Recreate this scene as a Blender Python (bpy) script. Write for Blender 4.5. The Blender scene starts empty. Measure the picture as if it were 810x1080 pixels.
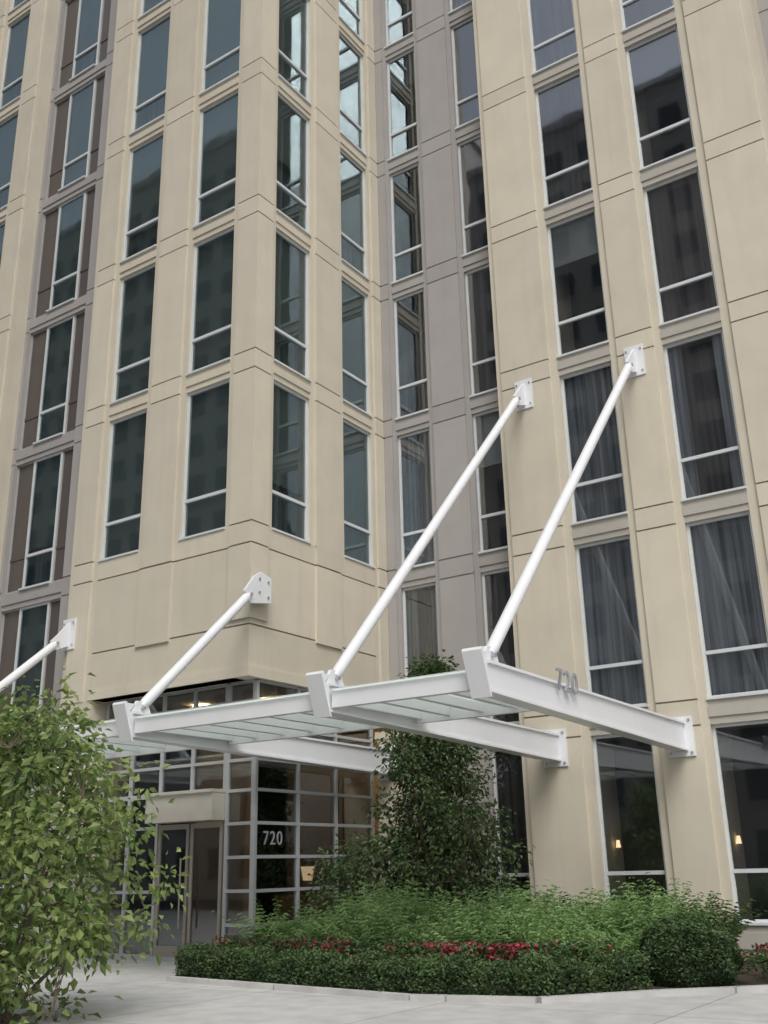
import bpy, numpy as np, math, random
from mathutils import Vector, Matrix
random.seed(7); rng=np.random.default_rng(11)
scn=bpy.context.scene
G=-1.6
# ---------------------------------------------------------------- materials
def newmat(name):
    m=bpy.data.materials.new(name);m.use_nodes=True;nt=m.node_tree
    return m,nt,nt.nodes['Principled BSDF']
def N(nt,t,**k):
    n=nt.nodes.new(t)
    for a,b in k.items(): setattr(n,a,b)
    return n
def stone(name,col,dark,scale=1.2,bump=.15,rough=.85,streak=.14,island=.07):
    m,nt,b=newmat(name);L=nt.links
    tc=N(nt,'ShaderNodeTexCoord')
    n1=N(nt,'ShaderNodeTexNoise');n1.inputs['Scale'].default_value=scale;n1.inputs['Detail'].default_value=6
    mp=N(nt,'ShaderNodeMapping');mp.inputs['Scale'].default_value=(3,3,.25)
    n2=N(nt,'ShaderNodeTexNoise');n2.inputs['Scale'].default_value=1.5;n2.inputs['Detail'].default_value=5
    n3=N(nt,'ShaderNodeTexNoise');n3.inputs['Scale'].default_value=60;n3.inputs['Detail'].default_value=3
    L.new(tc.outputs['Object'],n1.inputs['Vector']);L.new(tc.outputs['Object'],mp.inputs[0]);L.new(mp.outputs[0],n2.inputs['Vector']);L.new(tc.outputs['Object'],n3.inputs['Vector'])
    r=N(nt,'ShaderNodeMapRange');r.inputs[1].default_value=.35;r.inputs[2].default_value=.75;L.new(n1.outputs[0],r.inputs[0])
    r2=N(nt,'ShaderNodeMapRange');r2.inputs[1].default_value=.5;r2.inputs[2].default_value=.8;r2.inputs[4].default_value=streak*2;L.new(n2.outputs[0],r2.inputs[0])
    ad=N(nt,'ShaderNodeMath',operation='MULTIPLY_ADD');L.new(r.outputs[0],ad.inputs[0]);ad.inputs[1].default_value=.4;L.new(r2.outputs[0],ad.inputs[2])
    mx=N(nt,'ShaderNodeMix',data_type='RGBA');L.new(ad.outputs[0],mx.inputs[0]);mx.inputs[6].default_value=(*col,1);mx.inputs[7].default_value=(*dark,1)
    ge=N(nt,'ShaderNodeNewGeometry');mr=N(nt,'ShaderNodeMapRange');mr.inputs[3].default_value=1-island;mr.inputs[4].default_value=1+island*.4;L.new(ge.outputs['Random Per Island'],mr.inputs[0])
    hv=N(nt,'ShaderNodeHueSaturation');L.new(mr.outputs[0],hv.inputs['Value']);L.new(mx.outputs[2],hv.inputs['Color'])
    L.new(hv.outputs[0],b.inputs['Base Color']);b.inputs['Roughness'].default_value=rough
    bp=N(nt,'ShaderNodeBump');bp.inputs['Strength'].default_value=bump;bp.inputs['Distance'].default_value=.01;L.new(n3.outputs[0],bp.inputs['Height']);L.new(bp.outputs[0],b.inputs['Normal'])
    return m
def plain(name,col,rough=.5,metal=0,var=.12,scale=3):
    m,nt,b=newmat(name);L=nt.links
    tc=N(nt,'ShaderNodeTexCoord');n=N(nt,'ShaderNodeTexNoise');n.inputs['Scale'].default_value=scale;n.inputs['Detail'].default_value=5
    L.new(tc.outputs['Object'],n.inputs['Vector'])
    mx=N(nt,'ShaderNodeMix',data_type='RGBA');L.new(n.outputs[0],mx.inputs[0]);mx.inputs[6].default_value=(*[c*(1-var) for c in col],1);mx.inputs[7].default_value=(*[min(1,c*(1+var)) for c in col],1)
    L.new(mx.outputs[2],b.inputs['Base Color']);b.inputs['Roughness'].default_value=rough;b.inputs['Metallic'].default_value=metal
    return m
def glass(name,tint,refl,gcol=(.8,.85,.85),base=.12,bumpd=.007):
    m,nt,b=newmat(name);L=nt.links;nt.nodes.remove(b);out=nt.nodes['Material Output']
    tr=N(nt,'ShaderNodeBsdfTransparent');tr.inputs[0].default_value=(*tint,1)
    gl=N(nt,'ShaderNodeBsdfGlossy');gl.inputs['Color'].default_value=(*gcol,1);gl.inputs['Roughness'].default_value=.03
    fr=N(nt,'ShaderNodeFresnel');fr.inputs[0].default_value=1.5
    mr=N(nt,'ShaderNodeMapRange');mr.inputs[3].default_value=base;mr.inputs[4].default_value=refl;L.new(fr.outputs[0],mr.inputs[0])
    tc=N(nt,'ShaderNodeTexCoord');n=N(nt,'ShaderNodeTexNoise');n.inputs['Scale'].default_value=.9;L.new(tc.outputs['Object'],n.inputs['Vector'])
    bp=N(nt,'ShaderNodeBump');bp.inputs['Strength'].default_value=.25;bp.inputs['Distance'].default_value=bumpd;L.new(n.outputs[0],bp.inputs['Height']);L.new(bp.outputs[0],gl.inputs['Normal'])
    mx=N(nt,'ShaderNodeMixShader');L.new(mr.outputs[0],mx.inputs[0]);L.new(tr.outputs[0],mx.inputs[1]);L.new(gl.outputs[0],mx.inputs[2]);L.new(mx.outputs[0],out.inputs[0])
    return m
def curtain_mat(name,col,fold,lo=.55):
    m,nt,b=newmat(name);L=nt.links
    tc=N(nt,'ShaderNodeTexCoord');mp=N(nt,'ShaderNodeMapping');mp.inputs['Scale'].default_value=(1,1,.02)
    n=N(nt,'ShaderNodeTexNoise');n.inputs['Scale'].default_value=fold;n.inputs['Detail'].default_value=2
    L.new(tc.outputs['Object'],mp.inputs[0]);L.new(mp.outputs[0],n.inputs['Vector'])
    r=N(nt,'ShaderNodeMapRange');r.inputs[1].default_value=.35;r.inputs[2].default_value=.65;L.new(n.outputs[0],r.inputs[0])
    mx=N(nt,'ShaderNodeMix',data_type='RGBA');L.new(r.outputs[0],mx.inputs[0]);mx.inputs[6].default_value=(*[c*lo for c in col],1);mx.inputs[7].default_value=(*col,1)  # fold shading put into the colour: darker where the bump sinks
    L.new(mx.outputs[2],b.inputs['Base Color']);b.inputs['Roughness'].default_value=.95
    bp=N(nt,'ShaderNodeBump');bp.inputs['Distance'].default_value=.04;L.new(n.outputs[0],bp.inputs['Height']);L.new(bp.outputs[0],b.inputs['Normal'])
    return m
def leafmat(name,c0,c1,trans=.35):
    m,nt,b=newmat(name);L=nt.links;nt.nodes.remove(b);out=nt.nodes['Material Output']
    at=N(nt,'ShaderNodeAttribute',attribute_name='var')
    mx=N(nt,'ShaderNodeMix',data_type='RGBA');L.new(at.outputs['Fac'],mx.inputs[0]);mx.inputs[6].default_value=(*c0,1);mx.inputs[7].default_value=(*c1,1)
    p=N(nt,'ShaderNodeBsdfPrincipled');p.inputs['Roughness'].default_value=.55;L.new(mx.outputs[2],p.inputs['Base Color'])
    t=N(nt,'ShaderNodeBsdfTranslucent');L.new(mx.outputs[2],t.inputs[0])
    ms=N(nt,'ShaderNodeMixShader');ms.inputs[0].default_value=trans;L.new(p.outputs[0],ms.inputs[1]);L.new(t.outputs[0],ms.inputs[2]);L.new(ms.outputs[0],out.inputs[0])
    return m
M={}
M['beige']=stone('beige_precast',(.63,.575,.465),(.50,.455,.365))
M['beige_joint']=stone('beige_precast_joint',(.30,.27,.21),(.24,.21,.17))
M['taupe']=stone('taupe_precast',(.38,.36,.345),(.32,.30,.29))
M['spandrel']=stone('grey_beige_precast',(.46,.43,.38),(.38,.355,.31))
M['frame']=plain('white_window_frame',(.62,.65,.66),.4)
M['steel']=plain('white_painted_steel',(.76,.77,.79),.35,var=.06,scale=1.5)
M['bolt']=plain('galvanised_bolt',(.45,.46,.47),.4,.6)
M['glassA']=glass('tinted_glass_blue',(.90,.93,.92),.8,(.66,.74,.76),.07)
M['glassC']=glass('tinted_glass_dark',(.87,.88,.89),.8,(.74,.77,.80),.10)
M['brownpanel']=plain('bronze_infill_panel',(.10,.085,.078),.3)
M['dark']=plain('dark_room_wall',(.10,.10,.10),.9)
M['blind']=curtain_mat('roller_blind_fabric',(.56,.60,.585),1.5,.9)
M['curtain']=curtain_mat('curtain_fabric',(.54,.58,.62),11,.35)
M['sheer']=curtain_mat('sheer_brown_curtain',(.27,.25,.245),8,.45)
M['mull']=plain('aluminium_mullion',(.45,.47,.48),.4,.2)
M['entryglass']=glass('entrance_glass',(.84,.85,.85),.8,(.7,.74,.76),.06)
M['warmwall']=plain('lobby_wall_panel',(.42,.28,.13),.6)
M['lobbyfloor']=plain('lobby_floor_stone',(.25,.22,.19),.4)
M['header']=plain('door_header_metal',(.50,.47,.42),.45)
M['bronze']=plain('door_metal',(.34,.31,.27),.35,.3)
M['num']=plain('brushed_numeral_metal',(.36,.37,.39),.45,.2)
def canopyglass():
    m,nt,b=newmat('frosted_canopy_glass');L=nt.links;nt.nodes.remove(b);out=nt.nodes['Material Output']
    t=N(nt,'ShaderNodeBsdfTranslucent');t.inputs[0].default_value=(.82,.87,.84,1)
    d=N(nt,'ShaderNodeBsdfTransparent');d.inputs[0].default_value=(.88,.92,.90,1)
    a=N(nt,'ShaderNodeMixShader');a.inputs[0].default_value=.25;L.new(t.outputs[0],a.inputs[1]);L.new(d.outputs[0],a.inputs[2]);L.new(a.outputs[0],out.inputs[0])
    return m
M['cglass']=canopyglass()
# ---------------------------------------------------------------- mesh helpers
def root(name,loc=(0,0,0)):
    e=bpy.data.objects.new(name,None);e.empty_display_size=.5;scn.collection.objects.link(e);return e
def addmesh(name,V,F,mat,parent=None,smooth=False,var=None):
    me=bpy.data.meshes.new(name);me.from_pydata([tuple(v) for v in V],[],F);me.materials.append(mat)
    if var is not None:
        a=me.attributes.new('var','FLOAT','FACE');a.data.foreach_set('value',np.asarray(var,dtype=np.float32))
    if smooth: me.polygons.foreach_set('use_smooth',[True]*len(me.polygons))
    me.update();o=bpy.data.objects.new(name,me);scn.collection.objects.link(o)
    if parent: o.parent=parent
    return o
class Col:
    def __init__(s): s.d={}
    def g(s,k): return s.d.setdefault(k,([],[]))
    def box(s,k,x0,x1,y0,y1,z0,z1):
        if x0>x1:x0,x1=x1,x0
        if y0>y1:y0,y1=y1,y0
        if z1-z0<1e-4:return
        V,F=s.g(k);n=len(V)
        V+=[(x0,y0,z0),(x1,y0,z0),(x1,y1,z0),(x0,y1,z0),(x0,y0,z1),(x1,y0,z1),(x1,y1,z1),(x0,y1,z1)]
        F+=[(n,n+3,n+2,n+1),(n+4,n+5,n+6,n+7),(n,n+1,n+5,n+4),(n+1,n+2,n+6,n+5),(n+2,n+3,n+7,n+6),(n+3,n,n+4,n+7)]
    def prism(s,k,yz,x0,x1):
        V,F=s.g(k);n=len(V);m=len(yz)
        V+=[(x0,a,b) for a,b in yz]+[(x1,a,b) for a,b in yz]
        F.append(tuple(range(n,n+m)));F.append(tuple(range(n+2*m-1,n+m-1,-1)))
        for i in range(m): j=(i+1)%m;F.append((n+j,n+i,n+m+i,n+m+j))
    def cyl(s,k,p0,p1,r0,r1=None,seg=16):
        r1=r0 if r1 is None else r1
        p0=Vector(p0);p1=Vector(p1);d=(p1-p0).normalized();a=d.orthogonal().normalized();b=d.cross(a)
        V,F=s.g(k);n=len(V)
        for p,r in((p0,r0),(p1,r1)):
            for i in range(seg):
                t=2*math.pi*i/seg;V.append(tuple(p+a*math.cos(t)*r+b*math.sin(t)*r))
        for i in range(seg): j=(i+1)%seg;F.append((n+i,n+j,n+seg+j,n+seg+i))
        F.append(tuple(range(n+seg-1,n-1,-1)));F.append(tuple(range(n+seg,n+2*seg)))
    def emit(s,parent,names):
        for k,(V,F) in s.d.items():
            mat=M[names[k][1]];addmesh(names[k][0],V,F,mat,parent)
# ---------------------------------------------------------------- building
bld=root('apartment_building')
c=Col()
def fb(face,k,u0,u1,n0,n1,z0,z1):
    t,pl=face
    if t=='y': c.box(k,u0,u1,pl-n1,pl-n0,z0,z1)
    else: c.box(k,pl+n0,pl+n1,u0,u1,z0,z1)
KMAX=7
def ZB(k): return {0:-1.04,1:2.91}.get(k,6.896+(k-2)*4.012)
def ZT(k): return {0:2.426,1:6.425}.get(k,6.896+(k-2)*4.012+3.548)
TOP=ZT(KMAX)+1.6
g=.035
def joints(z0,z1,kmin):
    zs=[z0]
    for k in range(max(kmin,1),KMAX+1):
        for z in(ZT(k-1),ZB(k)):
            if z0+.1<z<z1-.1: zs.append(z)
    if z1>ZT(KMAX)+.2: zs.append(ZT(KMAX))
    zs.append(z1);return zs
def pier(face,u0,u1,z0,z1,mat='beige',ml=.17,mr=.17,depth=1.2,kmin=0,bold=True):
    """pier with stepped-back margins and open horizontal joints"""
    zs=joints(z0,z1,kmin)
    fb(face,'joint_'+mat,u0+ml+.004,u1-mr-.004,-depth,-.03,z0,z1)
    if ml>0: fb(face,mat,u0,u0+ml,-depth+.01,-.055,z0,z1)
    if mr>0: fb(face,mat,u1-mr,u1,-depth+.01,-.055,z0,z1)
    for a,b in zip(zs,zs[1:]):
        fb(face,mat,u0+ml,u1-mr,-depth+.02,0,a+(g/2 if a>z0 else 0),b-(g/2 if b<z1 else 0))
def window(face,u0,u1,k,gl,cover,rec=.13,zb=None,zt=None):
    zb=ZB(k) if zb is None else zb;zt=ZT(k) if zt is None else zt
    f=.06;bar=zb+.25*(zt-zb)
    a,b=-rec-.06,-rec
    fb(face,'frame',u0,u0+f,a,b,zb,zt);fb(face,'frame',u1-f,u1,a,b,zb,zt)
    fb(face,'frame',u0+f,u1-f,a,b,zt-f,zt);fb(face,'frame',u0+f,u1-f,a,b,zb,zb+f)
    fb(face,'frame',u0+f,u1-f,a,b+.012,bar-.035,bar+.035)
    fb(face,'frame',u0-.005,u1+.005,b+.001,-.02,zb-.03,zb+.015)
    fb(face,gl,u0+f,u1-f,a+.025,a+.031,bar+.035,zt-f)
    fb(face,gl,u0+f,u1-f,a+.02,a+.026,zb+f,bar-.035)
    q=random.random();cz=-rec-.13
    if cover=='blind':
        drop=zb+.02 if q<.45 else (bar+random.uniform(-.05,.3) if q<.95 else zt-1.8)
        fb(face,'blind',u0,u1,cz-.01,cz,drop,zt)
        if q>=.45: fb(face,'curtain',u0,u1,cz-.20,cz-.19,zb,zt-.01)
    elif cover=='curtain':
        w=u1-u0;mt='curtain' if random.random()<.5 else 'sheer'
        if k==1 and face is FC: q=.1;mt='curtain'
        if q<.5: fb(face,mt,u0,u1,cz-.01,cz,zb,zt)
        elif q<.8:
            s=random.uniform(.25,.5);fb(face,mt,u0,u0+w*s,cz-.01,cz,zb,zt);s=random.uniform(.15,.35);fb(face,mt,u1-w*s,u1,cz-.01,cz,zb,zt)
            fb(face,'sheer',u0,u1,cz-.25,cz-.24,zb,zt-.01)
        else: fb(face,'blind',u0,u1,cz-.02,cz-.01,zt-random.uniform(.5,1.8),zt)
def spandrels(face,u0,u1,kmin,mat,depth=1.2,rec=.07):
    for k in range(kmin,KMAX+1):
        fb(face,mat,u0,u1,-depth+.03,-rec,ZT(k-1)if k>0 else G,ZB(k)-.03)
        fb(face,mat,u0,u1,-depth+.05,-rec+.03,(ZT(k-1) if k>0 else G)+.14,ZB(k)-.15)
    fb(face,mat,u0,u1,-depth+.03,-rec,ZT(KMAX),TOP-.02)
FA=('y',0.);FB=('x',0.);FC=('y',4.397);F2=('y',4.995);FE=('y',.45);FF=('y',0.003)
a=dict(a1=(-4.733,-3.418),a2=(-2.142,-.794),b1=(.697,2.01),b2=(3.30,4.522),c1=(.343,1.338),c2=(2.545,3.388),c3=(5.157,6.412),c4=(7.566,8.854))
BZ=3.66
# face A
pier(FA,-5.70,a['a1'][0],BZ,TOP,kmin=2);pier(FA,a['a1'][1],a['a2'][0],ZB(2)-.03,TOP,kmin=2)
for n in('a1','a2'):
    spandrels(FA,*a[n],3,'beige')
    for k in range(2,KMAX+1): window(FA,*a[n],k,'glassA','blind')
# face B
pier(FB,a['b1'][1],a['b2'][0],ZB(2)-.03,TOP,kmin=2);pier(FB,a['b2'][1],4.99,BZ,TOP,kmin=2,ml=.12,mr=0)
for n in('b1','b2'):
    spandrels(FB,*a[n],3,'beige')
    for k in range(2,KMAX+1): window(FB,*a[n],k,'glassA','blind')
# corner column
zs=joints(4.84,TOP,2)
for z0,z1 in zip(zs,zs[1:]): c.box('beige',-.63,0,0,.55,z0+(g/2 if z0>4.85 else 0),z1-g/2)
c.box('joint_beige',-.62,-.03,.03,.54,4.85,TOP)
c.box('beige',-.794,-.62,.055,1.2,ZB(2)-.03,TOP);c.box('beige',-1.2,-.055,.541,.697,ZB(2)-.03,TOP)
# solid wall below first windows (A and B)
zj=[BZ,4.72,6.42,ZB(2)-.03]
for z0,z1 in zip(zj,zj[1:]):
    za,zb_=z0+(g/2 if z0>BZ else 0),z1-(g/2 if z1<6.8 else 0)
    c.box('beige',-4.733,-.05,.05,.5,za,zb_);c.box('beige',-.5,-.05,.5,a['b2'][1],za,zb_)
c.box('joint_beige',-4.733,-.08,.08,.49,BZ+.01,ZB(2)-.04)
c.box('joint_beige',-.49,-.08,.49,a['b2'][1],BZ+.01,ZB(2)-.04)
fb(FA,'beige',-3.30,-2.30,-.1,0,4.66,6.40);fb(FA,'beige',-3.30,-2.30,-.1,0,6.44,ZB(2)-.03)
fb(FB,'beige',2.2,3.12,-.1,0,4.66,6.40);fb(FB,'beige',2.2,3.12,-.1,0,6.44,ZB(2)-.03)
c.box('beige',-4.733,-.012,-.004,.4,BZ-.0,BZ+.2);c.box('beige',-.4,.004,-.006,4.52,BZ-.003,BZ+.203)
c.box('beige',-5.0,-.02,.41,6,BZ+.02,BZ+.12)
fb(FA,'beige',-5.69,-4.60,-1.2,-.02,G,BZ)
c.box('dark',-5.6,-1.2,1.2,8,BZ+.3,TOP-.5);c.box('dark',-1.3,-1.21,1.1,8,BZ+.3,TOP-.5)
# C2 taupe
pier(F2,.001,a['c1'][0],G,TOP,'taupe',ml=0,mr=.1);pier(F2,a['c1'][1],a['c2'][0],G,TOP,'taupe',ml=.14,mr=.14);pier(F2,a['c2'][1],3.70,G,TOP,'taupe',ml=.05,mr=0)
for n in('c1','c2'):
    spandrels(F2,*a[n],0,'taupe')
    for k in range(0,KMAX+1): window(F2,*a[n],k,'glassC','curtain',rec=.14)
# C beige
pier(FC,3.60,a['c3'][0],G,TOP,ml=.14,mr=.2);pier(FC,a['c3'][1],a['c4'][0],G,TOP,ml=.17,mr=.17);pier(FC,a['c4'][1],10.50,G,TOP,ml=.2,mr=.22)
for n in('c3','c4'):
    spandrels(FC,*a[n],0,'spandrel')
    for k in range(0,KMAX+1): window(FC,*a[n],k,'glassC','none' if k==0 else 'curtain',rec=.16)
# right recessed wing + far pier
F3=('y',5.3)
pier(F3,10.45,10.9,G,TOP,'taupe',ml=0,mr=.1);pier(F3,12.1,12.9,G,TOP,'taupe');pier(F3,14.1,14.6,G,TOP,'taupe',mr=0)
for u in((10.9,12.1),(12.9,14.1)):
    spandrels(F3,*u,0,'taupe')
    for k in range(0,KMAX+1): window(F3,*u,k,'glassC','curtain')
F4=('y',4.397)
pier(F4,14.6,16,G,TOP);pier(F4,17.3,18.5,G,TOP);pier(F4,19.8,21.4,G,TOP)
for u in((16,17.3),(18.5,19.8)):
    spandrels(F4,*u,0,'spandrel')
    for k in range(0,KMAX+1): window(F4,*u,k,'glassC','curtain')
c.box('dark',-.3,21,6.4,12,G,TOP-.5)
# corner pier next to entrance
c.box('beige',.002,.64,4.40,4.994,G,2.78)
c.box('beige',-.03,.68,4.36,4.993,2.785,2.95)
# E bay
for u0,u1 in((-9.02,-8.90),(-6.50,-5.70)): pier(FE,u0,u1,G,TOP,'taupe',ml=0,mr=0)
spandrels(FE,-8.90,-6.50,0,'taupe')
for k in range(0,KMAX+1):
    zb,zt=ZB(k),ZT(k)
    for u0,u1,kind in((-8.90,-8.22,'p'),(-8.22,-7.08,'w'),(-7.08,-6.50,'p')):
        if kind=='w': window(FE,u0,u1,k,'glassA','blind',rec=.12)
        else:
            fb(FE,'brownpanel',u0+.03,u1-.03,-.20,-.17,zb+.03,zt-.03)
            fb(FE,'brownpanel',u0+.03,u1-.03,-.20,-.15,zb+.86,zb+.93)
            for b0 in((u0,u0+.03),(u1-.03,u1)): fb(FE,'framed',b0[0],b0[1],-.22,-.135,zb,zt)
            fb(FE,'framed',u0+.03,u1-.03,-.22,-.14,zt-.03,zt);fb(FE,'framed',u0+.03,u1-.03,-.22,-.14,zb,zb+.03)
# F leftmost
pier(FF,-10.0,-9.02,G,TOP);pier(FF,-12.5,-11.2,G,TOP);pier(FF,-15,-13.7,G,TOP)
for u in((-11.2,-10.0),(-13.7,-12.5)):
    spandrels(FF,*u,0,'beige')
    for k in range(0,KMAX+1): window(FF,*u,k,'glassA','blind')
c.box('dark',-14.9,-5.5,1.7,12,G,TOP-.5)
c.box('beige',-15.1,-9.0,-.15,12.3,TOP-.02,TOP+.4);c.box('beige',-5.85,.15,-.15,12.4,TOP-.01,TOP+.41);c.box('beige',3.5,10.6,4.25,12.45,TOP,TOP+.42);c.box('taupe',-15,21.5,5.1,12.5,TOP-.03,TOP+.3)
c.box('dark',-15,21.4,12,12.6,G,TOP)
M['framed']=plain('grey_panel_frame',(.42,.42,.40),.4)
c.emit(bld,{'beige':('precast_walls','beige'),'joint_beige':('joint_backing','beige_joint'),'taupe':('taupe_walls','taupe'),'joint_taupe':('taupe_joint_backing','taupe'),'spandrel':('spandrels','spandrel'),'frame':('window_frames','frame'),'framed':('panel_frames','framed'),'glassA':('window_glass_light','glassA'),'glassC':('window_glass_dark','glassC'),'blind':('roller_blinds','blind'),'curtain':('curtains','curtain'),'sheer':('brown_curtains','sheer'),'dark':('interior_core','dark'),'brownpanel':('infill_panels','brownpanel')})
# ---------------------------------------------------------------- entrance
ent=Col()
def grid_x(x,y0,y1,zs,ys):
    for y in ys: ent.box('mull',x-.09,x,y-.035,y+.035,zs[0],zs[-1])
    for z in zs: 
        for a0,a1 in zip(ys,ys[1:]): ent.box('mull',x-.08,x-.006,a0+.035,a1-.035,z-.03,z+.03)
    ent.box('entryglass',x-.05,x-.044,y0,y1,zs[0],zs[-1])
def grid_y(y,x0,x1,zs,xs):
    for x in xs: ent.box('mull',x-.035,x+.035,y,y+.09,zs[0],zs[-1])
    for z in zs:
        for a0,a1 in zip(xs,xs[1:]): ent.box('mull',a0+.035,a1-.035,y+.006,y+.08,z-.03,z+.03)
    ent.box('entryglass',x0,x1,y+.044,y+.05,zs[0],zs[-1])
zs=[-1.52,-.93,-.33,.28,.90,1.52,2.10,2.75,3.25,3.63]
grid_x(-.10,.42,4.4,zs,[.42,1.72,3.0,4.36])
grid_y(.40,-.86,-.15,zs,[-.86,-.19])
grid_y(.42,-4.58,-.95,[1.55,2.10,2.75,3.25,3.63],[-4.55,-3.65,-2.75,-1.85,-.95])
ent.box('mull',-4.6,-.1,.38,4.4,G,-1.52)
ent.box('header',-2.75,-.91,.05,.6,.98,1.50)
ent.box('header',-2.80,-.90,.0,.62,1.50,1.56)
for x0,x1 in((-2.7,-1.85),(-1.80,-.95)):
    for b in((x0,x0+.07,G+.02,.95),(x1-.07,x1,G+.02,.95),(x0+.07,x1-.07,G+.02,G+.28),(x0+.07,x1-.07,.85,.95)):
        ent.box('bronze',b[0],b[1],.40,.46,b[2],b[3])
    ent.box('entryglass',x0+.07,x1-.07,.425,.431,G+.28,.85)
    ent.cyl('bronze',((x0+x1)/2+(.3 if x0<-2 else -.3),.33,-1.0),((x0+x1)/2+(.3 if x0<-2 else -.3),.33,.3),.018)
grid_y(.41,-4.58,-2.75,[-1.52,-.33,.90,1.52],[-4.55,-3.65,-2.78])
ent.box('lobbyfloor',-5.5,-.12,.55,7.9,G-.05,G+.015)
ent.box('warmwall',-5.5,-.1,7.9,8,G,3.6);ent.box('warmwall',-5.6,-5.5,1.3,8,G,3.6)
ent.box('warmwall',-4.4,-3.0,3.2,3.7,G,3.5)
ent.box('dark',-.12,-.1,5,8,G,3.6)
ent.box('warmwall',-2.3,-.9,3.6,4.2,G,-.5)
ent.emit(bld,{'mull':('entrance_mullions','mull'),'entryglass':('entrance_glazing','entryglass'),'header':('door_header','header'),'bronze':('entrance_doors','bronze'),'lobbyfloor':('lobby_floor','lobbyfloor'),'warmwall':('lobby_walls','warmwall'),'dark':('lobby_side','dark')})
em,nt,b=newmat('lit_lamp_shade');b.inputs['Emission Color'].default_value=(1,.7,.38,1);b.inputs['Emission Strength'].default_value=1.8
M['lamp']=em
em2,nt,b=newmat('lit_downlight');b.inputs['Emission Color'].default_value=(1,.74,.42,1);b.inputs['Emission Strength'].default_value=38
M['down']=em2
lm=Col()
for x in(5.25,7.62): lm.cyl('lamp',(x,5.147,.30),(x,5.147,.44),.05,.03,12);lm.cyl('b',(x,5.147,.1),(x,5.147,.30),.015)
for p in((-1.6,3.9,-.2),): lm.cyl('lamp',p,(p[0],p[1],p[2]+.3),.1,.16,12);lm.cyl('b',(p[0],p[1],-.5),p,.02)
for p in((-1.7,2.6),(-1.4,5.6),(-3.4,2.2),(-3.9,6.2)): lm.cyl('down',(p[0],p[1],3.60),(p[0],p[1],3.66),.2,.2,16)
lm.emit(bld,{'lamp':('lamp_shades','lamp'),'b':('lamp_stems','bronze'),'down':('lobby_downlights','down')})
def text(body,size,loc,rot,parent,name,ext=.02,mat='num'):
    cu=bpy.data.curves.new(name,'FONT');cu.body=body;cu.size=size;cu.extrude=ext;cu.space_character=1.15
    o=bpy.data.objects.new(name,cu);o.location=loc;o.rotation_euler=rot;scn.collection.objects.link(o);cu.materials.append(M[mat]);o.parent=parent;return o
text('720',.36,(-.085,.60,.50),(math.pi/2,0,math.pi/2),bld,'entrance_numerals',.006)
# ---------------------------------------------------------------- canopy
can=root('entrance_canopy');k=Col()
YO=-3.3;YW=4.397
def zt_(y): return 2.51+(YW-y)/(YW-YO)*.05
def zb_(y): return 1.97+(YW-y)/(YW-YO)*.17
beams=[(7.0,YW),(4.40,YW),(.33,YW),(-5.5,-.0)]
for x,yw in beams:
    w=.13
    k.prism('steel',[(yw-.04,zb_(yw)+.04),(yw-.04,zt_(yw)-.04),(YO,zt_(YO)-.04),(YO,zb_(YO)+.04)],x-.09,x+.09)
    k.prism('steel',[(yw-.04,zt_(yw)-.04),(yw-.04,zt_(yw)),(YO,zt_(YO)),(YO,zt_(YO)-.04)],x-w,x+w)
    k.prism('steel',[(yw-.04,zb_(yw)),(yw-.04,zb_(yw)+.04),(YO,zb_(YO)+.04),(YO,zb_(YO))],x-w,x+w)
    k.box('steel',x-.26,x+.26,yw-.04,yw-.001,zb_(yw)-.1,zt_(yw)+.1)
    for dx in(-.2,.2):
        for z in(zb_(yw)-.03,zt_(yw)+.03): k.cyl('bolt',(x+dx,yw-.06,z),(x+dx,yw-.04,z),.025,seg=6)
    # outer end plate, leaning outwards
    k.prism('steel',[(YO-.24,2.66),(YO-.03,2.07),(YO-.002,2.07),(YO-.18,2.70),(YO-.22,2.70)],x-.145,x+.145)
    k.prism('steel',[(YO-.19,2.60),(YO-.03,2.12),(YO-.002,2.12),(YO-.002,2.58),(YO+.10,2.70),(YO-.15,2.70)],x-.03,x+.03)
rods=[((7.0,-3.05,2.68),(6.96,4.0,9.95),(6.96,4.397)),((4.40,-3.05,2.68),(4.30,4.0,9.93),(4.30,4.397)),((.33,-3.05,2.66),(.17,-.22,5.22),None),((-5.5,-3.05,2.66),(-5.5,-.35,5.0),(-5.5,0))]
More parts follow.
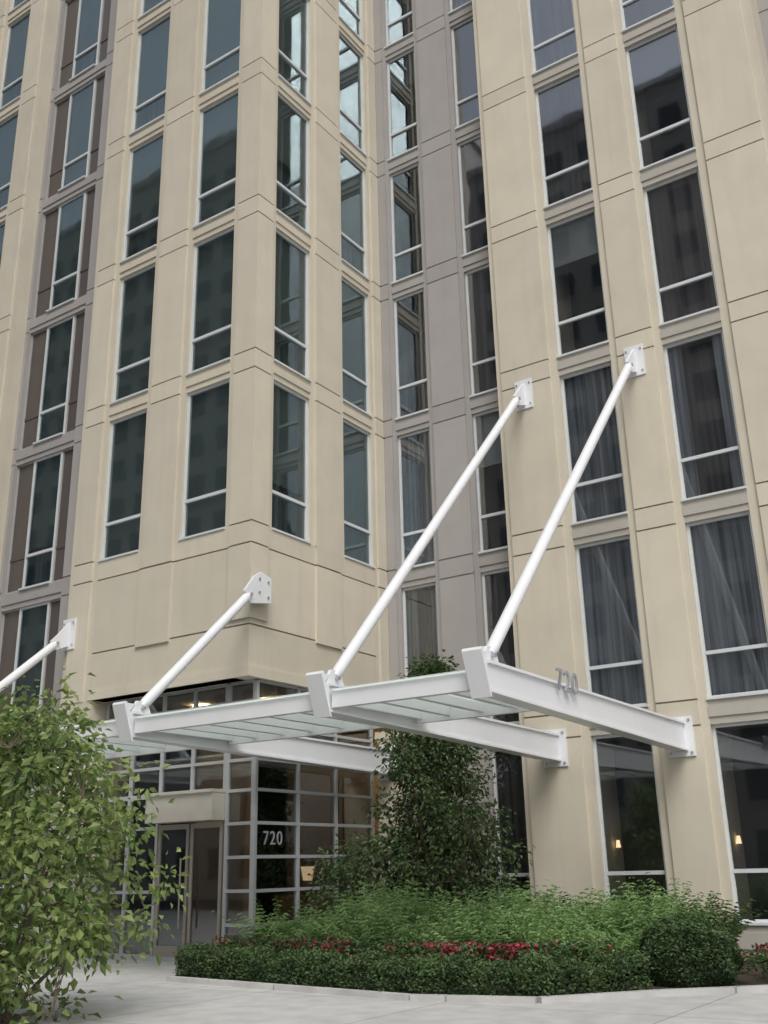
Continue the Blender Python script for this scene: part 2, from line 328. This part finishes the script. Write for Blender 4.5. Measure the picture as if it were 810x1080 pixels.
for p0,p1,wl in rods:
    p0=Vector(p0);p1=Vector(p1);d=(p1-p0).normalized()
    k.cyl('steel',p0+d*.14,p1-d*.12,.09,seg=24)
    k.cyl('steel',p0+d*.02,p0+d*.14,.06,.09,seg=24);k.cyl('steel',p1-d*.12,p1,.09,.05,seg=24)
    k.prism('steel',[(p0.y-.24,zt_(YO)-.02),(p0.y+.22,zt_(YO)-.02),(p0.y+.12,p0.z+.10),(p0.y-.1,p0.z+.10)],p0.x-.028,p0.x+.032)
    k.cyl('bolt',(p0.x-.1,p0.y,p0.z-.02),(p0.x+.1,p0.y,p0.z-.02),.03,seg=10)
    if wl:
        yw=wl[1];x=p1.x
        k.box('steel',x-.21,x+.21,yw-.035,yw-.001,p1.z-.1,p1.z+.62)
        k.prism('steel',[(yw-.035,p1.z-.02),(yw-.035,p1.z+.54),(p1.y+.02,p1.z+.2),(p1.y-.16,p1.z+.02),(p1.y-.02,p1.z-.16)],x-.03,x+.03)
        for dx in(-.16,.16):
            for dz in(0,.52): k.cyl('bolt',(x+dx,yw-.055,p1.z+dz),(x+dx,yw-.035,p1.z+dz),.022,seg=6)
        k.cyl('bolt',(x-.08,p1.y,p1.z),(x+.08,p1.y,p1.z),.035,seg=10)
    else:
        x=p1.x
        k.prism('steel',[(.42,p1.z-.06),(.42,p1.z+.46),(.1,p1.z+.54),(-.10,p1.z+.40),(p1.y-.16,p1.z+.05),(p1.y+.02,p1.z-.17)],x-.03,x+.03)
        k.box('steel',.001,x-.03,.02,.40,p1.z-.04,p1.z+.44)
        for a0,b0 in((.32,.04),(.32,.36),(.05,.1),(.05,.38)): k.cyl('bolt',(x+.03,a0,p1.z+b0),(x+.05,a0,p1.z+b0),.028,seg=8)
        k.cyl('bolt',(x-.08,p1.y,p1.z),(x+.08,p1.y,p1.z),.035,seg=10)
YB=-.92
for (xr,_),(xl,_) in zip(beams,beams[1:]):
    x0,x1=xl+.13,xr-.13
    k.box('steel',x0,x1,YO+.02,YO+.14,2.20,2.44)
    k.box('steel',x0,x1,YB-.1,YB,2.20,2.42)
    n=4 if x1-x0<3 else(6 if x1-x0<4.5 else 8)
    for i in range(0,n+1):
        x=x0+(x1-x0)*i/n;x=min(max(x,x0+.05),x1-.05)
        k.box('steel',x-.05,x+.05,YO+.14,YB-.1,2.26,2.40)
    k.box('cglass',x0,x1,YO-.03,YB+.06,2.45,2.465)
k.emit(can,{'steel':('steel_frame','steel'),'bolt':('bolts','bolt'),'cglass':('glass_panels','cglass')})
text('720',.46,(7.15,-1.32,2.42),(math.pi/2,0,math.pi/2),can,'canopy_numerals',.015)
# ---------------------------------------------------------------- ground
def sheet(name,pts,z,mat):
    return addmesh(name,[(x,y,z) for x,y in pts],[tuple(range(len(pts)))],mat)
def concrete():
    m=stone('pale_concrete',(.55,.545,.53),(.43,.425,.415),.5,.1,.9,.12);nt=m.node_tree;L=nt.links
    tc=N(nt,'ShaderNodeTexCoord');br=N(nt,'ShaderNodeTexBrick');br.offset=0;br.inputs['Scale'].default_value=1;br.inputs['Mortar Size'].default_value=.012;br.inputs['Brick Width'].default_value=3;br.inputs['Row Height'].default_value=3;br.inputs['Color1'].default_value=(1,1,1,1);br.inputs['Color2'].default_value=(.93,.93,.93,1);br.inputs['Mortar'].default_value=(.5,.5,.5,1)
    ns=N(nt,'ShaderNodeTexNoise');ns.inputs['Scale'].default_value=3;ns.inputs['Detail'].default_value=8;L.new(tc.outputs['Object'],ns.inputs['Vector'])
    r=N(nt,'ShaderNodeMapRange');r.inputs[1].default_value=.3;r.inputs[2].default_value=.7;r.inputs[3].default_value=.82;r.inputs[4].default_value=1.03;L.new(ns.outputs[0],r.inputs[0])
    L.new(tc.outputs['Object'],br.inputs[0]);b=nt.nodes['Principled BSDF'];src=b.inputs['Base Color'].links[0].from_socket
    mx=N(nt,'ShaderNodeMix',data_type='RGBA',blend_type='MULTIPLY');mx.inputs[0].default_value=1;L.new(src,mx.inputs[6]);L.new(br.outputs[0],mx.inputs[7])
    m2=N(nt,'ShaderNodeMix',data_type='RGBA',blend_type='MULTIPLY');m2.inputs[0].default_value=1;L.new(mx.outputs[2],m2.inputs[6]);L.new(r.outputs[0],m2.inputs[7]);L.new(m2.outputs[2],b.inputs['Base Color'])
    return m
conc=concrete();asph=stone('asphalt',(.055,.055,.057),(.04,.04,.042),2,.4,.95,.1)
soil=stone('soil_mulch',(.05,.035,.025),(.03,.02,.015),5,1,1,.1)
sheet('ground',[(-600,-600),(600,-600),(600,600),(-600,600)],G-.16,asph)
o=addmesh('pavement',[(-60,-21,G-.2),(60,-21,G-.2),(60,40,G-.2),(-60,40,G-.2),(-60,-21,G),(60,-21,G),(60,40,G),(-60,40,G)],[(4,5,6,7),(0,1,5,4),(1,2,6,5),(2,3,7,6),(3,0,4,7)],conc)
whitep=plain('road_paint',(.7,.7,.68),.7)
addmesh('road_marking',[v for i in range(-15,15) for v in((i*8,-27.1,G-.155),(i*8+3,-27.1,G-.155),(i*8+3,-27,G-.155),(i*8,-27,G-.155))],[(4*i,4*i+1,4*i+2,4*i+3) for i in range(30)],whitep)
edge=[(.55,-2.25),(5.5,-2.85),(7.1,-2.5),(8.15,-1.25),(9.3,-.2),(12.5,1.2),(12.6,4.6),(.7,4.35)]
sheet('planting_bed',edge,G+.05,soil)
kb=Col();V,F=kb.g('k')
for (x0,y0),(x1,y1) in zip(edge[-1:]+edge[:5],edge[:6]):
    d=Vector((x1-x0,y1-y0,0)).normalized();n=Vector((d.y,-d.x,0))*.13
    i=len(V);V+=[(x0,y0,G),(x1,y1,G),(x1+n.x,y1+n.y,G),(x0+n.x,y0+n.y,G),(x0,y0,G+.07),(x1,y1,G+.07),(x1+n.x,y1+n.y,G+.07),(x0+n.x,y0+n.y,G+.07)]
    F+=[(i+4,i+5,i+6,i+7),(i,i+1,i+5,i+4),(i+2,i+3,i+7,i+6),(i+1,i+2,i+6,i+5),(i+3,i,i+4,i+7)]
addmesh('bed_kerb',V,F,conc)
# ---------------------------------------------------------------- vegetation
def leaves(name,P,size,mat,parent=None,up=.3,asp=.5,var=None,D=None):
    P=np.asarray(P,float);n=len(P)
    if D is None:
        D=rng.normal(size=(n,3));D[:,2]*=.6
    D=D/np.linalg.norm(D,axis=1)[:,None]
    R=rng.normal(size=(n,3));R[:,2]+=up
    Nn=R-(R*D).sum(1)[:,None]*D;Nn/=np.linalg.norm(Nn,axis=1)[:,None]+1e-9
    W=np.cross(D,Nn);s=(np.asarray(size)*np.ones(n)*rng.uniform(.65,1.25,n))[:,None]
    b=P-D*s*.5;t=P+D*s*.5-Nn*s*.12;l=P+W*s*asp*.5+Nn*s*.12-D*s*.06;r=P-W*s*asp*.5+Nn*s*.12-D*s*.06
    V=np.stack([b,l,t,r],1).reshape(-1,3)
    F=[];
    for i in range(n): F.append((4*i,4*i+1,4*i+2));F.append((4*i,4*i+2,4*i+3))
    v=rng.random(n) if var is None else np.clip(np.asarray(var)+rng.normal(size=n)*.15,0,1)
    return addmesh(name,V,F,mat,parent,var=np.repeat(v,2))
bark=stone('bark',(.13,.10,.075),(.07,.055,.04),6,.6,.95,.2);M['bark']=bark
def tree(name,base,env,nst,ntw,nleaf,lsize,mat,rtr=.05,spread=.25,seed=1,asp=.5):
    r=random.Random(seed);rt=root(name);cb=Col();stems=[]
    bx,by,bz=base
    tips=[env(r) for _ in range(nst)]
    for tp in tips:
        p=Vector((bx+r.uniform(-.1,.1),by+r.uniform(-.1,.1),bz));tp=Vector(tp);seg=7
        mid=p.lerp(tp,.5)+Vector((0,0,.25*(tp-p).length*.5));pts=[]
        for i in range(seg+1):
            t=i/seg;pt=p*(1-t)**2+mid*2*t*(1-t)+tp*t*t+Vector((r.uniform(-1,1),r.uniform(-1,1),0))*.03*(i>0);pts.append(pt)
        for i in range(seg): cb.cyl('bark',pts[i],pts[i+1],rtr*(1-i/seg*.85),rtr*(1-(i+1)/seg*.85),7)
        stems+=pts[2:]
    P=[];Dv=[];va=[]
    for _ in range(ntw):
        e=Vector(env(r));s=min(stems,key=lambda q:(q-e).length+.6*max(0,q.z-e.z))
        m=s.lerp(e,.5)+Vector((0,0,.08));cb.cyl('bark',s,m,rtr*.22,rtr*.16,5);cb.cyl('bark',m,e,rtr*.16,rtr*.06,5)
        tone=r.random()
        for j in range(nleaf):
            t=r.random()**.6;b=(m.lerp(e,t) if r.random()<.6 else e);o=Vector((r.gauss(0,1),r.gauss(0,1),r.gauss(0,.8)))*spread*.5
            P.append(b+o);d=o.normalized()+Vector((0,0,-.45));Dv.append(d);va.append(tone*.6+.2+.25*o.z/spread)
    cb.emit(rt,{'bark':('trunk_and_branches','bark')})
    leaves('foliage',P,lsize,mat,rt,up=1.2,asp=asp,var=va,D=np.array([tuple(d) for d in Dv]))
    return rt
def ell(cx,cy,cz,rx,ry,rz,pw=.45):
    def f(r):
        while True:
            v=Vector((r.uniform(-1,1),r.uniform(-1,1),r.uniform(-1,1)))
            if v.length<1 and v.length>.15: break
        v=v.normalized()*(v.length**pw)
        return (cx+v.x*rx,cy+v.y*ry,cz+v.z*rz)
    return f
L1=leafmat('foreground_leaf',(.07,.13,.035),(.33,.42,.14),.4)
L2=leafmat('dark_leaf',(.03,.06,.02),(.11,.17,.055),.25)
L3=leafmat('fern_leaf',(.09,.19,.06),(.31,.46,.18),.35)
L4=leafmat('boxwood_leaf',(.03,.06,.02),(.10,.17,.055),.2)
L5=leafmat('red_petal',(.22,.02,.04),(.55,.06,.11),.2)
def env1(r):
    while True:
        v=Vector((r.uniform(-1,1),r.uniform(-1,1),r.uniform(-1,1)))
        if .1<v.length<1: break
    v=v.normalized()*v.length**.5
    wz=1-.5*max(0,v.z)
    lump=1+.22*math.sin(v.x*7+v.z*5)+.16*math.sin(v.y*9-v.z*6)
    return (2.35+v.x*1.66*wz*lump,-6.75+v.y*1.5*wz*lump,.22+v.z*1.85*lump)
tree('small_tree',(2.4,-6.8,G),env1,12,340,28,.125,L1,.032,.38,3,.62)
def env2(r):
    t=r.random()**.9;z=-1.1+5.0*t;w=1.2*(1-t**3)+.15*(t<.98);a_=r.uniform(0,6.28);q=w*math.sqrt(r.random())*(1+.25*math.sin(a_*3+z*3))
    return (2.5+math.cos(a_)*q,2.9+math.sin(a_)*q,z)
tree('upright_tree',(2.5,2.9,G),env2,7,400,42,.11,L2,.05,.38,5,.6)
tree('leafy_shrub',(1.2,2.2,G),ell(1.2,2.2,-.60,1.15,.9,1.15),6,120,40,.10,L2,.025,.38,6,.55)
def fronds(name,pts,mat,seed):
    r=random.Random(seed);P=[];D=[];va=[];S=[]
    for (x,y,hh) in pts:
        tone=r.random()*.5+.1
        for s in range(13):
            az=r.uniform(0,6.28);L=hh*r.uniform(.75,1.2);lean=r.uniform(.15,.75)
            for i in range(3,15):
                t=i/14;rad=L*lean*t**1.6;z=L*(t-.35*lean*t*t)
                p=Vector((x+math.cos(az)*rad,y+math.sin(az)*rad,G+.05+z))
                for sd in(-1,1):
                    ln=.13*(1.25-t*.7)
                    d=Vector((math.cos(az)*.7-math.sin(az)*sd*.8,math.sin(az)*.7+math.cos(az)*sd*.8,.35-.5*t))
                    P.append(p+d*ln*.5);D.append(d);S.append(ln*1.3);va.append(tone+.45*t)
    return leaves(name,P,np.array(S),mat,None,up=2,asp=.32,var=va,D=np.array([tuple(d) for d in D]))
pts=[]
r=random.Random(4)
def bedfront(x):
    xs=[.55,5.5,7.1,8.15,9.3,12.5];ys=[-2.25,-2.85,-2.5,-1.25,-.2,1.2]
    return float(np.interp(x,xs,ys))
for _ in range(190):
    x=r.uniform(1.1,7.6);yf=bedfront(x)+1.40
    y=r.uniform(yf,yf+2.3);cl=.5+.5*math.sin(x*2.6+y*1.3+math.sin(x*5))
    pts.append((x,y,.60+.50*cl+.12*(y-yf)))
fronds('feathery_shrubs',pts,L3,8)
fronds('feathery_shrubs',[(r.uniform(2,8),r.uniform(1.2,3.2),.75+.4*r.random()) for _ in range(60)],L2,9)
P=[];V5=[];PF=[];PG=[]
seg=edge[:6]
tot=[(Vector((*a0,0)),Vector((*b0,0))) for a0,b0 in zip(seg,seg[1:])]+[(Vector((.75,1.2,0)),Vector((.55,-2.25,0)))]
for si,(a0,b0) in enumerate(tot):
    ln=(b0-a0).length;d=(b0-a0).normalized();n=Vector((-d.y,d.x,0))
    if a0.x<.8 and b0.x<.6:n=Vector((1,0,0))
    for i in range(int(ln*2500)):
        if si in(3,4): break
        s=r.random()*ln;w=r.random()
        hh=.35+.05*math.sin(s*5+a0.x)+.04*math.sin(s*13)+.03*math.sin(s*31);
        f=r.random()
        if f<.5: q=(.05+.6*w,hh+r.gauss(0,.03)-.1*abs(w-.5)**2)
        elif f<.8: q=(.06+r.gauss(0,.035),hh*r.random())
        else: q=(.05+.6*w,hh*r.random())
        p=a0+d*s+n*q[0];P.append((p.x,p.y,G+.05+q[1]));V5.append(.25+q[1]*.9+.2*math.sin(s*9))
    for i in range(int(ln*(560 if si not in(3,4) else 750))):
        s=r.random()*ln;off=.70+.6*r.random() if si not in(3,4) else .08+1.3*r.random()
        if si==3 and s<1.3: continue
        p=a0+d*s+n*off
        z=G+.05+(.56 if si<3 else .42)*r.random()**.45
        red=math.sin(p.x*2.3+.6)*.45+math.sin(p.x*6.1)*.3+(.35 if p.x>4.5 else 0)
        (PF if (z>G+.38 and r.random()<.5 and red+r.gauss(0,.3)>.1) else PG).append((p.x,p.y,z))
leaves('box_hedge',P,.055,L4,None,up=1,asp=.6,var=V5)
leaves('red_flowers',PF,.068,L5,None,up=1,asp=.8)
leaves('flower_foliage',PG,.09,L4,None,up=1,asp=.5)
def ball(name,cx,cy,rad,n):
    P=[];v=[]
    for _ in range(n):
        d=Vector((r.gauss(0,1),r.gauss(0,1),r.gauss(0,1))).normalized()
        rr=rad*(1+.05*math.sin(d.x*9)+.05*math.sin(d.z*8+d.y*7))*(1-abs(r.gauss(0,.09)))
        z=d.z*rr*.78
        if z<-.62*rad: continue
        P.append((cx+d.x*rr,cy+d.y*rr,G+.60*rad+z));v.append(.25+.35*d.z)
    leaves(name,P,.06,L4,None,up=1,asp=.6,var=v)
ball('boxwood_ball',8.3,-.30,.66,10000)
ball('boxwood_ball',10.6,1.3,.6,5000)
# ---------------------------------------------------------------- buildings across the street (seen in reflections)
def farmat():
    m,nt,b=newmat('facing_brickwork');L=nt.links
    tc=N(nt,'ShaderNodeTexCoord')
    n=N(nt,'ShaderNodeTexNoise');n.inputs['Scale'].default_value=.4;L.new(tc.outputs['Object'],n.inputs['Vector'])
    mx=N(nt,'ShaderNodeMix',data_type='RGBA');L.new(n.outputs[0],mx.inputs[0]);mx.inputs[6].default_value=(.34,.31,.28,1);mx.inputs[7].default_value=(.44,.41,.37,1);L.new(mx.outputs[2],b.inputs['Base Color']);return m
M['far']=farmat();M['farwin']=plain('far_window_glass',(.07,.08,.09),.15)
def block(name,x0,x1,y0,y1,h):
    rt=root(name);q=Col();q.box('far',x0,x1,y0,y1,G-.16,h);q.box('far',x0-.3,x1+.3,y0-.3,y1+.3,h,h+.8)
    z=G+1.2
    while z+2.4<h:
        x=x0+1
        while x+1.8<x1: q.box('farwin',x,x+1.7,y1+.01,y1+.05,z,z+2.1);q.box('far',x-.1,x+1.8,y1+.05,y1+.15,z-.15,z);x+=3.1
        z+=3.6
    q.emit(rt,{'far':('walls','far'),'farwin':('windows','farwin')})
block('brick_building',-75,-22,-62,-40,62)
block('brick_building',-20,8,-60,-38,54)
# ---------------------------------------------------------------- light
w=bpy.data.worlds.new('World');scn.world=w;w.use_nodes=True;nt=w.node_tree;bg=nt.nodes['Background']
sk=nt.nodes.new('ShaderNodeTexSky');sk.sky_type='NISHITA';sk.sun_disc=False
el,az=math.radians(52),math.radians(140)
sk.sun_elevation=el;sk.sun_rotation=az;sk.air_density=1;sk.dust_density=3.5;sk.ozone_density=.6
hs=nt.nodes.new('ShaderNodeHueSaturation');hs.inputs['Saturation'].default_value=.4
nt.links.new(sk.outputs[0],hs.inputs['Color']);nt.links.new(hs.outputs[0],bg.inputs[0]);bg.inputs[1].default_value=.15
sl=bpy.data.lights.new('sun','SUN');sl.energy=1.5;sl.angle=math.radians(30);sl.color=(1,.98,.94)
so=bpy.data.objects.new('sun',sl);scn.collection.objects.link(so)
sd=Vector((math.sin(az)*math.cos(el),math.cos(az)*math.cos(el),math.sin(el)))
so.rotation_euler=sd.to_track_quat('Z','Y').to_euler()
# ---------------------------------------------------------------- camera
psi,p,rr=[math.radians(v) for v in(33.927,19.302,-1.374)]
fh=Vector((-math.sin(psi),math.cos(psi),0));rt=Vector((math.cos(psi),math.sin(psi),0));z=Vector((0,0,1))
fw=math.cos(p)*fh+math.sin(p)*z;up=-math.sin(p)*fh+math.cos(p)*z
R=math.cos(rr)*rt+math.sin(rr)*up;U=-math.sin(rr)*rt+math.cos(rr)*up
cd=bpy.data.cameras.new('camera');cd.sensor_fit='HORIZONTAL';cd.sensor_width=36;cd.lens=1075.421/810*36;cd.clip_end=2000
co=bpy.data.objects.new('camera',cd);scn.collection.objects.link(co)
m=Matrix.Identity(4)
for i,vv in enumerate((R,U,-fw)):
    for j in range(3): m[j][i]=vv[j]
m.translation=Vector((11.369*1.18,-12.738*1.18,0));co.matrix_world=m
scn.camera=co
scn.view_settings.view_transform='Standard';scn.view_settings.look='None';scn.view_settings.exposure=0
